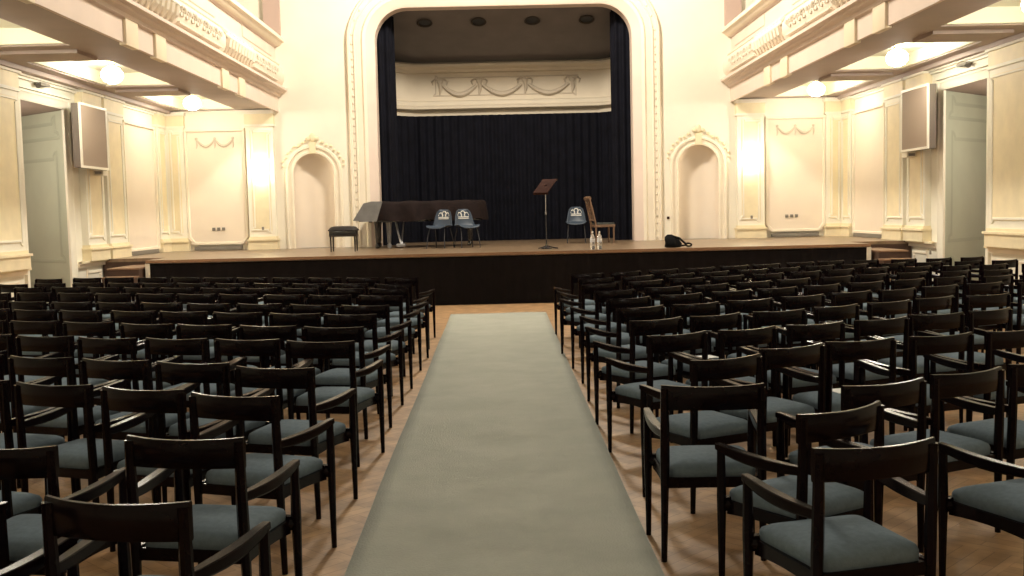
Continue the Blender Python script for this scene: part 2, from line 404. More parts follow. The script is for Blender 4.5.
# side walls with an open doorway each
D0, D1, DT, CZ = 16.93, 18.58, 3.58, 4.05
for nm, T, s_ in (('wall_left', T_left, -1), ('wall_right', T_right, 1)):
    mb = MB(T)
    def q(u0, u1, v0, v1): mb.add([(u0,0,v0),(u1,0,v0),(u1,0,v1),(u0,0,v1)], [(0,1,2,3)])
    q(-2, D0, FZ, ZT); q(D1, YW, FZ, ZT); q(D0, D1, DT, ZT)
    sw = struct(mb, nm, M['side'], 0)
    # the lobby behind the doorway
    mb = MB(T)
    mb.add([(D0-0.6,-2.2,0),(22.0,-2.2,0),(22.0,-2.2,DT),(D0-0.6,-2.2,DT)], [(0,1,2,3)])
    mb.add([(D0,0,0),(D0-0.6,-2.2,0),(D0-0.6,-2.2,DT),(D0,0,DT)], [(0,1,2,3)])
    mb.add([(22,-2.2,0),(22,-0.1,0),(22,-0.1,DT),(22,-2.2,DT)], [(0,1,2,3)])
    mb.add([(D0-0.6,-2.2,DT),(22,-2.2,DT),(22,-0.002,DT),(D0,-0.002,DT)], [(0,1,2,3)])
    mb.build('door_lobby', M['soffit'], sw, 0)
    mb = MB(T)   # architrave
    p = [(D1, 0.0), (D1, DT), (D0, DT), (D0, 0.0)]
    mb.sweep(list(reversed(p)), [(0, -0.03), (0, 0.01), (0.04, 0.02), (0.12, 0.03), (0.14, 0.05), (0.17, 0.05), (0.18, 0.0)])
    mb.build('door_surround', M['side'], sw)
    mb = MB(T); mb.box(D0-0.26, D1+0.26, 0.002, 0.05, DT+0.19, DT+0.22); mb.build('door_cornice', M['side'], sw)
    # pilasters, blind window, dado
    pilaster(T, 19.12, 19.98, 0.9, 4.02, sw, 0.12); pilaster(T, 20.16, 21.12, 0.9, 4.02, sw, 0.12)
    pilaster(T, 23.3, 23.95, 0.9, 4.02, sw, 0.08)
    pilaster(T, 15.2, 16.6, 0.9, 4.02, sw, 0.12)
    for u in (13.3, 11.4, 9.4, 7.0): pilaster(T, u, u+1.4, 0.9, 4.02, sw, 0.12)
    mb = MB(T); mb.box(21.34, 23.16, 0.002, 0.04, 1.02, 3.58); mb.build('blind_window_panel', M['panel'], sw, 0)
    mb = MB(T); mb.sweep([(23.16, 3.6), (23.16, 1.02), (21.34, 1.02), (21.34, 3.6)], [(-0.02, 0.04), (-0.01, 0.08), (0.05, 0.08), (0.06, 0)]); mb.box(21.30, 23.2, 0.002, 0.09, 3.58, 3.64)
    mb.build('panel_moulding', M['white'], sw)
    mb = MB(T); mb.box(21.4, 23.1, 0.002, 0.09, 0.905, 0.99); mb.build('heating_grille', M['socket'], sw, 0)
    mb = MB(T)
    for u0, u1 in ((-2, D0-0.2), (D1+0.2, YW)):
        mb.box(u0, u1, 0.002, 0.07, 0.80, 0.86); mb.box(u0, u1, 0.002, 0.10, 0.86, 0.90); mb.box(u0, u1, 0.002, 0.05, 0.0, 0.12)
    for u0, u1 in ((15.2, 16.6), (19.1, 20.0), (13.3, 14.7), (11.4, 12.8)): frame(mb, u0+0.08, u1-0.08, 0.2, 0.74)
    mb.build('dado', M['white'], sw)
    mb = MB(T)
    for u0, u1 in ((-2, D0-0.2), (D1+0.2, 21.3)): mb.box(u0, u1, 0.07, 0.13, 0.87, 0.91)
    mb.build('dado_ledge', M['yellow'], sw, 0)
    mb = MB(T); mb.box(-2, YW, 0.002, 0.10, CZ-0.10, CZ-0.002); mb.box(-2, YW, 0.002, 0.05, CZ-0.14, CZ-0.10); mb.build('wall_cornice', M['side'], sw)
    point('door_leaf_fill_light', (XLW-1.25 if s_ < 0 else XRW+1.25, 16.95, 3.0), 55, 0.12)  # unseen light added behind the doorway to brighten the open leaf
    # door leaf standing open at an angle
    side = 'left' if s_ < 0 else 'right'
    dr = tag(bpy.data.objects.new('door_%d' % (1 if s_ < 0 else 2), None), kind='structure'); COL.objects.link(dr)
    dr.location = (XLW-0.02, D1+0.0, 0) if s_ < 0 else (XRW+0.02, D1, 0)
    ang = math.radians(40) if s_ < 0 else math.radians(42)
    dx, dy = -math.cos(ang)*(-s_)*-1*(-1) if 0 else s_*math.cos(ang), math.sin(ang)
    def TD(u, w_, v, dx=dx, dy=dy, s_=s_): return (dx*u + s_*w_*dy*(-1)*1.0*1, dy*u - w_*abs(dx)*1.0*1, v) if 0 else (dx*u - s_*dy*w_*1.0, dy*u - abs(dx)*w_, v)
    mb = MB(TD); LW = 2.35
    mb.box(0.0, LW, -0.06, 0.0, 0.0, DT-0.01)
    mb.build('door_leaf', M['green'], dr); 
    for v0, v1 in ((0.12, 0.62), (0.80, 2.86), (2.98, 3.48)):
        for u0, u1 in ((0.16, 2.0),):
            mb = MB(TD); mb.sweep(rrect(u0, u1, v0, v1, 0.12), [(-0.035, 0.0), (-0.022, 0.025), (0.0, 0.008), (0.018, 0.025), (0.028, 0.0)], closed=True)
            mb.build('door_panel_moulding', M['doorline'], dr)
    mb = MB(TD); mb.tube([(LW-0.25, 0.0, 1.05), (LW-0.25, 0.06, 1.05), (LW-0.38, 0.06, 1.05)], 0.012, 8); mb.build('door_handle', M['brass'], dr)
    # small fitting above the door
    t = thing('emergency_light', 'small dark fitting on the wall above the %s doorway' % side, 'lamp', T(17.67, 0.0, 3.90))
    o = t.location
    mb = MB(lambda x, y, z: (x*(-s_), y, z)); mb.box(0.0, 0.12, -0.20, 0.16, -0.03, 0.02, 0.01); mb.build('housing', M['socket'], t)
    mb = MB(lambda x, y, z: (x*(-s_), y, z)); mb.tube([(0.06, -0.16, 0), (0.10, -0.26, -0.05)], [0.03, 0.045], 8); mb.build('spot', M['steel'], t)
    # big flat wall loudspeaker
    t = thing('wall_speaker', 'large flat grey loudspeaker box hung high beside the %s doorway' % side, 'speaker', T(19.07, 0.0, 3.12), group=None)
    Ts = lambda x, y, z: (x*(-s_), y, z)
    mb = MB(Ts); mb.box(0.19, 0.32, -0.62, 0.62, -0.56, 0.56, 0.01); mb.build('cabinet', M['spkside'], t)
    mb = MB(Ts); mb.box(0.32, 0.335, -0.58, 0.58, -0.52, 0.53, 0.004); mb.build('front_cloth', M['speaker'], t)
    mb = MB(Ts)
    for a in ((-0.63, 0.63, 0.53, 0.575), (-0.63, 0.63, -0.565, -0.52), (-0.63, -0.58, -0.52, 0.53), (0.58, 0.63, -0.52, 0.53)):
        mb.box(0.315, 0.345, a[0], a[1], a[2], a[3], 0.004)
    mb.build('front_frame', M['spkframe'], t)
    mb = MB(Ts); mb.box(0.0, 0.195, -0.08, 0.08, -0.3, 0.3); mb.build('wall_bracket', M['darksteel'], t)
    t = thing('small_wall_box', 'small white box fixed to the wall below the %s loudspeaker' % side, 'wall box', T(19.62, 0.12, 2.50))
    mb = MB(Ts); mb.box(0.0, 0.18, -0.12, 0.12, -0.04, 0.05, 0.008); mb.build('case', M['spkframe'], t)
    mb = MB(Ts); mb.box(0.03, 0.15, -0.124, -0.12, -0.02, 0.03); mb.build('face', M['steel'], t)
tag(MB(T_right).box(18.84, 18.90, 0.10, 0.12, 0.68, 0.76, 0.004).build('wall_socket', M['socket']), 'small dark socket low on the dado beyond the right doorway', 'socket')

# upper gallery room (behind the balcony rails) and the hall's rear wall
mb = MB(); mb.add([(-7.9,-2,FZ),(8.1,-2,FZ),(8.1,-2,ZT),(-7.9,-2,ZT)], [(0,1,2,3)]); struct(mb, 'wall_front', M['side'], 0)

# ------------------------------------------------------------------ balconies
Y0B, Y1B = 1.0, YW-0.002
for s_, side in ((-1, 'left'), (1, 'right')):
    X = lambda h: XC+s_*h
    TB = lambda u, w_, v: (X(u), w_, v)
    bal = thing('balcony', '%s side balcony with stucco parapet running from the end wall overhead' % side, 'balcony', (0,0,0))
    WH = 7.70
    # soffit: a grid of beams around coffers
    mb = MB(TB)
    bays = [(2.4, 5.4), (7.0, 10.1), (11.6, 14.75), (16.2, 19.4), (20.85, 23.85)]
    zb, zt = CZ, CZ+0.34
    C0, C1 = 6.02, 7.28
    ys = [Y0B] + [y for b_ in bays for y in b_] + [Y1B]
    mb.box(5.15, C0, Y0B, Y1B, zb, zt+0.1); mb.box(C1, WH, Y0B, Y1B, zb, zt+0.1)
    for k in range(0, len(ys), 2): mb.box(C0, C1, ys[k], ys[k+1], zb, zt+0.1)
    # beam mouldings
    for k in range(0, len(ys)-2, 2):
        a, b = ys[k], ys[k+1]
        if b-a > 0.6: mb.box(C0+0.05, C1-0.05, a+0.35, b-0.35, zb-0.05, zb)
    mb.box(C1+0.22, WH-0.02, Y0B, Y1B, zb-0.07, zb)
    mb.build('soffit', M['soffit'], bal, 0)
    mb = MB(TB)
    for a, b in bays:
        mb.box(C0-0.02, C1+0.02, a-0.02, b+0.02, zt-0.10, zt-0.05)
        # stepped lining of the coffer
        mb.box(C0+0.001, C0+0.06, a+0.001, b-0.001, zb+0.02, zt-0.1); mb.box(C1-0.06, C1-0.001, a+0.001, b-0.001, zb+0.02, zt-0.1)
        mb.box(C0+0.06, C1-0.06, a+0.001, a+0.07, zb+0.02, zt-0.1); mb.box(C0+0.06, C1-0.06, b-0.07, b-0.001, zb+0.02, zt-0.1)
    mb.build('coffer_panels', M['coffer'], bal, 0)
    # fascia
    mb = MB(TB); mb.box(5.11, 5.16, Y0B, Y1B, 3.99, 4.40)
    mb.build('fascia', M['pink'], bal, 0)
    blocks = [(0.9, 2.3), (5.5, 6.9), (10.2, 11.5), (14.25, 15.95), (19.1, 20.8)]
    for a, b in blocks:
        m_ = (a+b)/2
        for u0, u1 in ((a, a+0.48), (b-0.48, b)):
            mb = MB(TB); mb.box(5.07, 5.17, u0, u1, 3.96, 4.36, 0.01); mb.build('fascia_block', M['fblock'], bal)
    # cornice profile
    def prof(mb, pts): 
        mb.loft([[(h, Y0B, z) for h, z in pts], [(h, Y1B, z) for h, z in pts]], closed=False)
    mb = MB(TB); prof(mb, [(5.12,4.30),(5.06,4.32),(5.05,4.37),(4.98,4.40),(4.97,4.43),(4.90,4.45),(4.90,4.50),(4.96,4.52),(4.98,4.55),(5.05,4.58)]); mb.build('lower_cornice', M['pink'], bal)
    # swelling frieze
    mb = MB(TB); prof(mb, [(5.06,4.55),(5.00,4.60),(4.96,4.68),(4.95,4.78),(4.97,4.88),(5.02,4.97),(5.07,5.02),(5.05,5.04),(5.05,5.07),(5.14,5.09),(5.15,5.12)]); mb.build('frieze', M['panel'], bal)
    mb = MB(TB); prof(mb, [(5.14,5.10),(5.14,5.42),(5.08,5.46)]); mb.build('parapet_panel', M['pink'], bal)
    mb = MB(TB); prof(mb, [(5.08,5.44),(5.02,5.47),(4.99,5.52),(4.93,5.54),(4.93,5.60),(4.98,5.66),(5.05,5.69),(5.30,5.69),(5.34,5.60),(5.34,4.5)]); mb.build('hand_rail', M['cream'], bal)
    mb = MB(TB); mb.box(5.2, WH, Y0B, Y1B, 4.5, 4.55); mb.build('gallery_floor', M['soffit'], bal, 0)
    # gadroons over the blocks, scroll reliefs between
    for k, (a, b) in enumerate(blocks):
        mb = MB(TB); n = 9
        for i in range(n):
            u = a-0.05 + (b-a+0.1)*i/(n-1)
            mb.tube([(5.02,u,4.57),(4.94,u,4.68),(4.92,u,4.80),(4.95,u,4.90),(5.03,u,4.99)], [0.04,0.062,0.07,0.06,0.035], 7)
        mb.build('gadroon_ornament', M['white'], bal)
    for a, b in zip(blocks[:-1]+[blocks[-1]], blocks[1:]+[(23.7, 24.0)]):
        u0, u1 = a[1]+0.35, b[0]-0.35
        nseg = 2 if u1-u0 > 2.4 else 1
        mb = MB(TB)
        for k in range(2):
            c0 = u0+(u1-u0)*k/2; c1 = c0+(u1-u0)/2-0.06
            for q_ in range(4):
                cc = c0+(c1-c0)*(q_+0.5)/4; r = 0.10 if q_ % 2 == 0 else 0.075
                pts = [(4.945 + 0.12*max(0, (0.78-(4.80+(r*(1-t/16))*math.sin(t*0.55)))*0), cc + (r*(1-t/18))*math.cos(t*0.55)*(1.2), 4.79 + (r*(1-t/18))*math.sin(t*0.55)) for t in range(15)]
                mb.tube(pts, [0.030-0.0012*t for t in range(15)], 6)
                mb.ball((4.94, cc+0.13, 4.84), 0.045, 6, 4, (0.6, 1.5, 1)); mb.ball((4.945, cc-0.11, 4.74), 0.04, 6, 4, (0.6, 1.5, 1))
            mb.box(4.945, 5.0, c0-0.05, c1+0.05, 4.60, 4.63)
        mb.build('scroll_relief', M['relief'], bal)
    # parapet upper panels
    for a, b in zip(blocks[:-1]+[blocks[-1]], blocks[1:]+[(23.7, 24.0)]):
        u0, u1 = a[1]+0.15, b[0]-0.15
        mb = MB(TB); mb.loft([[(5.14,u0,5.16),(5.12,u0,5.18),(5.12,u0,5.38),(5.14,u0,5.40)],[(5.14,u1,5.16),(5.12,u1,5.18),(5.12,u1,5.38),(5.14,u1,5.40)]])
        mb.build('parapet_moulding', M['pink'], bal)
    # ceiling lamps in the coffers
    nth = {0: 'nearest the camera', 1: 'second from the camera', 2: 'third from the end wall', 3: 'second from the end wall', 4: 'nearest the end wall'}
    for k, (a, b) in enumerate(bays):
        t = thing('ceiling_lamp', 'lit opal globe under the %s balcony, in the coffer %s' % (side, nth[k]), 'ceiling lamp', (X(6.58), (a+b)/2+0.02, zt-0.10), group='globes under the %s balcony' % side)
        mb = MB(); mb.lathe((0,0,0), [(0.10,0.0),(0.10,-0.03),(0.06,-0.05),(0.05,-0.08)], 12); mb.build('fitting', M['brass'], t)
        mb = MB(); mb.ball((0,0,-0.24), 0.18, 12, 8, (1,1,0.8)); mb.build('globe', M['lamp'], t)

# wall sconces beside the stage
for s_, side in ((-1, 'left'), (1, 'right')):
    t = thing('wall_sconce', 'brightly lit sconce on the yellow pilaster %s of the stage' % side, 'wall lamp', (XC+s_*5.53, YW-0.166, 2.66))
    mb = MB(); mb.box(-0.05, 0.05, -0.04, 0.0, -0.22, 0.22, 0.01); mb.tube([(0,-0.03,-0.05),(0,-0.10,-0.10),(0,-0.14,-0.04)], 0.015, 8); mb.build('bracket', M['brass'], t)
    mb = MB(); mb.lathe((0,-0.15,0), [(0.03,-0.24),(0.09,-0.20),(0.12,-0.05),(0.13,0.10),(0.11,0.22),(0.08,0.25),(0.02,0.25)], 14); mb.build('glass_shade', M['sconce'], t)

# ------------------------------------------------------------------ stage
YS = 18.85; ZS = 0.9
stg = thing('stage', 'raised wooden concert stage with black draped front across the hall', 'stage', (XC, YS, 0))
def TS(x, y, z): return (x-XC, y-YS, z)
mb = MB(TS); mb.box(-6.40, 6.62, YS, 20.0, ZS-0.06, ZS); mb.box(-7.6, 7.8, 20.0, 23.995, ZS-0.06, ZS); mb.box(A0+0.002, A1-0.002, 23.995, 28.0, ZS-0.06, ZS)
mb.build('stage_floor', M['stagefloor'], stg, 0)
mb = MB(TS); rings = []
n = 260
mb.loft([[(-6.38+(12.98)*i/n, YS+0.03+0.012*math.sin(i*1.7)*f_, z) for i in range(n+1)] for z, f_ in ((FZ+0.004,1),(0.4,0.8),(0.835,0.3))], closed=False, caps=False)
mb.build('front_drape', M['apron'], stg)
mb = MB(TS); mb.box(-6.40, 6.62, YS-0.012, YS+0.02, ZS-0.05, ZS+0.001); mb.build('edge_strip', M['edgewood'], stg, 0)
for a, b in ((-6.42, -6.34), (6.56, 6.64)):
    mb = MB(TS); mb.box(a, b, YS+0.02, 20.0, FZ, ZS-0.06); mb.build('stage_side', M['side'], stg, 0)
for a, b in ((-7.6, -6.42), (6.64, 7.8)):
    mb = MB(TS); mb.box(a, b, 20.0, 20.05, FZ, ZS-0.06); mb.build('wing_front', M['stepwood'], stg, 0)
for s_, side in ((-1, 'left'), (1, 'right')):
    xa, xb = (-7.02, -6.45) if s_ < 0 else (6.68, 7.22)
    st = thing('stage_steps', 'short dark wooden steps up to the stage at its %s end' % side, 'steps', ((xa+xb)/2, 18.3, 0)); hx = (xb-xa)/2
    zs_ = [0.16, 0.32, 0.48, 0.64, 0.78]; y0 = 17.5
    for k, z in enumerate(zs_):
        ya = y0+0.28*k-18.3; yb = (ya+0.28) if k < 4 else 19.98-18.3
        mb = MB(); mb.box(-hx, hx, ya+0.02, yb, 0 if k == 4 else z-0.16+0.0, z-0.03) if 0 else mb.box(-hx+0.01, hx-0.01, ya+0.02, 19.97-18.3 if k == 4 else ya+0.30, 0.0, z-0.03)
        o = mb.build('riser', M['stepwood'], st, 0)
        mb = MB(); mb.box(-hx, hx, ya, yb+0.02, z-0.03, z, 0.006); mb.build('tread', M['treadwood'], st)

# stage back: frieze, curtain, ceiling
YB = 27.0
xa, xb = -2.15, 2.52
def vprof(mb, prof_):   # front, with canted sides coming forward
    pts = [(xa-0.95, YB-0.75), (xa, YB), (xb, YB), (xb+0.95, YB-0.75)]
    rings = []
    for (x, y) in pts:
        rings.append([(x, y-o, z) for o, z in prof_])
    mb.loft(rings, closed=False, caps=False)
fz = tag(bpy.data.objects.new('wall_stage_frieze', None), kind='structure'); COL.objects.link(fz)
mb = MB(); vprof(mb, [(0.0,5.44),(0.26,5.36),(0.26,5.30),(0.20,5.26),(0.12,5.24),(0.10,5.18),(0.0,5.16),(0.0,4.48),(0.12,4.46),(0.16,4.42),(0.16,4.35),(0.24,4.30),(0.24,4.25),(0.06,4.20),(0.06,4.03),(0.0,4.0),(-0.3,4.0)])
mb.build('frieze_plaster', M['valance'], fz)
TV = lambda u, w_, v: (u, YB-w_, v)
mb = MB(TV)
g = [-1.50, -0.50, 0.66, 1.86]
for a, b in zip(g[:-1], g[1:]):
    pts = [(a+(b-a)*(t+1)/14, 0.02, 4.92-0.30*math.sin(PI*(t+1)/14)) for t in range(13)]
    mb.tube(pts, [0.025+0.045*math.sin(PI*(t+1)/14) for t in range(13)], 7)
for x in g:
    mb.ball((x,0.02,4.95), 0.07, 8, 5, (1.2,.5,1)); mb.tube([(x,0.02,4.92),(x+0.02,0.02,4.75),(x-0.01,0.02,4.62)], [0.05,0.045,0.02], 7)
    for q_ in (-1,1): mb.tube([(x,0.02,4.97),(x+q_*0.12,0.02,5.02),(x+q_*0.2,0.02,4.95),(x+q_*0.17,0.02,4.86)], [0.03,0.03,0.025,0.01], 6)
mb.build('garland_relief', M['frieze_relief'], fz)
mb = MB(TV); frame(mb, -1.66, 2.0, 4.55, 5.10, 0.05, 0.03, 0.015); mb.build('frieze_frame', M['frieze_relief'], fz)
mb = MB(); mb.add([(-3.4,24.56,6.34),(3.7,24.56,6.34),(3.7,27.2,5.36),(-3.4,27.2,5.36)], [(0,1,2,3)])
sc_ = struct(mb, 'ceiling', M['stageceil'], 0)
for k, x in enumerate((-1.72, -0.45, 0.82, 2.10)):
    z = 6.34-(25.15-24.56)*0.98/2.64
    t = thing('recessed_stage_light', 'unlit round stage ceiling light, %s of the four' % ('leftmost', 'second from left', 'third from left', 'rightmost')[k], 'ceiling light', (x, 25.15, z), group='round lights in the stage ceiling')
    t.rotation_euler = (math.atan2(-0.98, 2.64), 0, 0)
    mb = MB(); mb.lathe((0,0,0), [(0.17,-0.004),(0.19,-0.03),(0.15,-0.035),(0.14,-0.01)], 18); mb.build('rim', M['dark'], t)
    mb = MB(); mb.lathe((0,0,0), [(0.02,-0.012),(0.145,-0.012),(0.145,-0.006),(0.02,-0.006)], 18); mb.build('lens', M['darksteel'], t)
def drape(name, pts, z0, z1, amp, wl, label, cat, seed=0, thick=0.02):
    """pleated cloth along a polyline"""
    rnd = random.Random(seed); P = []
    for (a, b) in zip(pts[:-1], pts[1:]):
        a, b = Vector(a), Vector(b); L_ = (b-a).length; n_ = max(2, int(L_/wl*6)); d = (b-a)/L_; nn = Vector((-d.y, d.x))
        for i in range(n_):
            P.append((a+(b-a)*i/n_, nn))
    P.append((Vector(pts[-1]), nn))
    ph = [rnd.uniform(0.7, 1.3) for _ in P]
    mb = MB(); rows = []
    for z, k in ((z0, 1.15), ((z0+z1)/2, 1.0), (z1, 0.55)):
        rows.append([tuple((p + n_*amp*k*ph[i//6*6 % len(ph)]*math.sin(i*2*PI/6)).to_3d() + Vector((0,0,z))) for i, (p, n_) in enumerate(P)])
    mb.loft(rows, closed=False, caps=False)
    o = mb.build(name, M['drape'], recalc=False, smooth=80)
    return tag(o, label, cat)
drape('back_curtain', [(-3.1, 25.95), (xa, YB-0.30), (xb, YB-0.30), (3.45, 25.95)], ZS+0.005, 4.07, 0.045, 0.20, 'wide pleated black curtain closing the back of the stage', 'curtain', 1)
drape('side_curtain', [(-3.2, 24.48), (-2.52, 24.60), (-2.44, 24.9)], ZS+0.005, 6.5, 0.045, 0.17, 'tall black curtain hanging inside the left edge of the proscenium', 'curtain', 2)
drape('side_curtain', [(2.62, 24.9), (2.70, 24.60), (3.4, 24.48)], ZS+0.005, 6.5, 0.045, 0.17, 'tall black curtain hanging inside the right edge of the proscenium', 'curtain', 3)
mb = MB()
mb.add([(-3.5,24.5,ZS),(-3.5,28,ZS),(-3.5,28,6.6),(-3.5,24.5,6.6)], [(0,1,2,3)]); mb.add([(3.8,24.5,ZS),(3.8,28,ZS),(3.8,28,6.6),(3.8,24.5,6.6)], [(0,1,2,3)])
mb.add([(-3.5,28,ZS),(3.8,28,ZS),(3.8,28,6.6),(-3.5,28,6.6)], [(0,1,2,3)])
struct(mb, 'wall_stage', M['dark'], 0)

# ------------------------------------------------------------------ things on the stage
# grand piano under a cover
pn = thing('grand_piano', 'grand piano under a dark brown cover, keyboard end toward the left niche', 'piano', (-1.8, 22.92, ZS))
def TP(x, y, z): return ((x+1.8)*0.965+0.06, y-23.1, (z-ZS)*0.965)
def plan(grow=0.0, n=40):
    P = [(-2.86,22.46),(-2.30,22.44),(-1.75,22.52),(-1.30,22.72),(-0.90,22.92),(-0.55,23.05),(-0.38,23.25),(-0.40,23.55),(-0.62,23.78),(-1.2,23.82),(-2.0,23.82),(-2.86,23.82)]
    c = (-1.7, 23.15)
    return [(x+(grow*(1 if x > c[0] else -1)), y+grow*(1 if y > c[1] else -1)) for x, y in P]
def resample(P, n):
    Q = P+[P[0]]; Ls = [math.dist(Q[i], Q[i+1]) for i in range(len(P))]; tot = sum(Ls); out = []
    for k in range(n):
        t = tot*k/n; i = 0
        while t > Ls[i]: t -= Ls[i]; i += 1
        f_ = t/Ls[i]; out.append((Q[i][0]+(Q[i+1][0]-Q[i][0])*f_, Q[i][1]+(Q[i+1][1]-Q[i][1])*f_))
    return out
rnd = random.Random(4)
N = 88; rings = []
for z, gr, am in ((1.925, -0.30, 0), (1.93, -0.06, 0.004), (1.915, 0.0, 0.008), (1.87, 0.02, 0.012), (1.72, 0.035, 0.022), (1.56, 0.05, 0.035), (1.50, 0.05, 0.04)):
    pl_ = resample(plan(gr), N)
    rings.append([(x+am*math.sin(i*1.3)*0.7, y+am*math.sin(i*0.9+z*4), z+(0.02*math.sin(i*0.5) if z < 1.6 else (0.010*math.sin(i*0.7) if am else 0))) for i, (x, y) in enumerate(pl_)])
mb = MB(TP); mb.loft(rings, caps=False); mb.add([tuple(p) for p in rings[0]], [tuple(range(N))])
mb.build('cover', M['cover'], pn, smooth=60)
# grey flap over the keyboard end
def quadgrid(mb, A, B, C_, D, n, m, f):
    A, B, C_, D = map(Vector, (A, B, C_, D)); vs = []
    for i in range(n+1):
        for j in range(m+1):
            u, v_ = i/n, j/m; p = A.lerp(B, u).lerp(D.lerp(C_, u), v_); vs.append(tuple(p + Vector(f(u, v_))))
    fs = [(i*(m+1)+j, (i+1)*(m+1)+j, (i+1)*(m+1)+j+1, i*(m+1)+j+1) for i in range(n) for j in range(m)]
    mb.add(vs, fs)
mb = MB(TP)
quadgrid(mb, (-2.84,22.42,1.935), (-2.84,23.84,1.935), (-3.02,23.84,1.90), (-3.02,22.42,1.90), 10, 3, lambda u, v: (0,0,0.008*math.sin(9*u)))
quadgrid(mb, (-3.02,22.42,1.90), (-3.02,23.84,1.90), (-3.26,23.84,1.55), (-3.26,22.42,1.53), 10, 8, lambda u, v: (0.012*math.sin(7*u+2*v),0,0.01*math.sin(8*u)*v))
mb.add([(-2.60,22.385,1.935),(-2.84,22.40,1.94),(-3.02,22.415,1.90),(-3.26,22.415,1.53),(-3.0,22.40,1.50),(-2.74,22.37,1.50)], [(0,1,2,3,4,5)])
mb.add([(-2.84,23.845,1.935),(-3.02,23.845,1.90),(-3.26,23.845,1.53),(-2.8,23.845,1.50)], [(0,1,2,3)])
mb.build('keyboard_flap', M['covergrey'], pn, smooth=50)
mb = MB(TP); mb.box(-3.15, -2.75, 22.5, 23.78, 1.50, 1.62, 0.01)
pl_ = resample(plan(-0.05), 48); mb.loft([[(x, y, 1.48) for x, y in pl_], [(x, y, 1.86) for x, y in pl_]]); mb.build('case', M['ebony'], pn)
for (x, y, m_) in ((-2.78, 22.75, 'ebony'), (-2.50, 22.62, 'covergrey'), (-2.84, 23.6, 'ebony'), (-0.75, 23.4, 'ebony')):
    mb = MB(TP); mb.tube([(x,y,1.50),(x,y,1.40),(x,y,1.02)], [0.075,0.06,0.04], 10); mb.lathe((x,y,0.95), [(0.03,-0.05),(0.05,-0.03),(0.05,0.03),(0.03,0.07)], 10)
    mb.build('leg', M[m_], pn)
mb = MB(TP); mb.tube([(-2.36,22.78,1.48),(-2.30,22.70,1.2),(-2.24,22.62,0.98)], 0.022, 8); mb.tube([(-2.2,22.9,1.48),(-2.22,22.76,1.2),(-2.22,22.62,0.98)], 0.016, 8)
mb.box(-2.34, -2.14, 22.50, 22.66, 0.93, 1.0, 0.01); mb.build('pedal_lyre', M['steel'], pn)

# piano bench
bn = thing('piano_bench', 'dark padded piano bench standing alone in front of the left niche', 'bench', (-3.19, 21.15, ZS))
mb = MB(); mb.box(-0.27, 0.27, -0.18, 0.18, 0.30, 0.44, 0.02); mb.build('seat_box', M['ebony'], bn)
mb = MB()
NX, NY = 12, 8
vs = []
for i in range(NX+1):
    for j in range(NY+1):
        u, v_ = i/NX*2-1, j/NY*2-1; e = (1-abs(u)**5)*(1-abs(v_)**5)
        vs.append((u*0.285, v_*0.195, 0.44+0.075*e**0.5 - 0.008*abs(math.sin(u*7)*math.sin(v_*5))))
fs = [(i*(NY+1)+j, (i+1)*(NY+1)+j, (i+1)*(NY+1)+j+1, i*(NY+1)+j+1) for i in range(NX) for j in range(NY)]
mb.add(vs, fs); mb.box(-0.285, 0.285, -0.195, 0.195, 0.415, 0.442, 0.01); mb.build('cushion', M['leather'], bn, 60)
for x in (-0.24, 0.24):
    for y in (-0.15, 0.15):
        mb = MB(); mb.tube([(x,y,0.31),(x,y,0.15),(x,y,0.0)], [0.020,0.017,0.012], 8); mb.build('leg', M['ebony'], bn)

# moulded chairs with a white crest
def make_shell():
    t = thing('shell_chair', 'x', 'chair')
    mb = MB(); n, m = 14, 10; rows = []
    prof_ = [(0.24,0.40,0.20),(0.20,0.43,0.225),(0.08,0.435,0.235),(-0.06,0.425,0.235),(-0.15,0.43,0.23),(-0.20,0.49,0.215),(-0.225,0.57,0.20),(-0.25,0.66,0.185),(-0.275,0.75,0.155),(-0.285,0.80,0.10)]
    for y, z, hw in prof_:
        rows.append([(hw*(j/n*2-1), -y + (0.05 if y < -0.15 else 0)*(abs(j/n*2-1)**2)*-1, z + (0.035*abs(j/n*2-1)**3 if y > -0.16 else 0)) for j in range(n+1)])
    mb.loft(rows, closed=False, caps=False)
    o = mb.build('shell', M['plastic'], t, 60); sm = o.modifiers.new('thick', 'SOLIDIFY'); sm.thickness = 0.012
    for x in (-0.17, 0.17):
        for y0_, y1_ in ((-0.14, -0.22), (0.14, 0.22)):
            mb = MB(); mb.tube([(x, y0_, 0.41), (x*1.12, y1_, 0.2), (x*1.18, y1_*1.12, 0.0)], 0.011, 8); mb.build('leg', M['darksteel'], t)
    # printed crest on the front of the backrest: three loops over a bar
    mb = MB()
    def yb(z): return 0.235 + (z-0.57)*0.24 - 0.014
    for cx_ in (-0.075, 0.0, 0.075):
        pts = []
        for k in range(9):
            a = PI*k/8; x = cx_+0.046*math.cos(a); z = 0.665+0.065*math.sin(a)+(0.03 if cx_ == 0 else 0); pts.append((x, yb(z)-0.004-abs(x)*0.12, z))
        mb.tube(pts, 0.011, 6)
    for z in (0.635, 0.605): mb.tube([(x, yb(z)-0.004-abs(x)*0.12, z) for x in (-0.12,-0.06,0,0.06,0.12)], 0.010, 6)
    for cx_ in (-0.04, 0.04): mb.tube([(cx_, yb(0.63)-0.006, 0.63), (cx_, yb(0.70)-0.006, 0.70)], 0.007, 6)
    mb.build('crest_print', M['print'], t)
    return t
sh = make_shell()
spots = [(-1.30, 21.9, -20, 'blue-grey shell chair with white crest, left of the pair before the piano'),
         (-0.74, 21.9, 20, 'blue-grey shell chair with white crest, right of the pair before the piano'),
         (1.64, 23.3, -4, 'blue-grey shell chair with white crest standing behind the slatted wooden chair')]
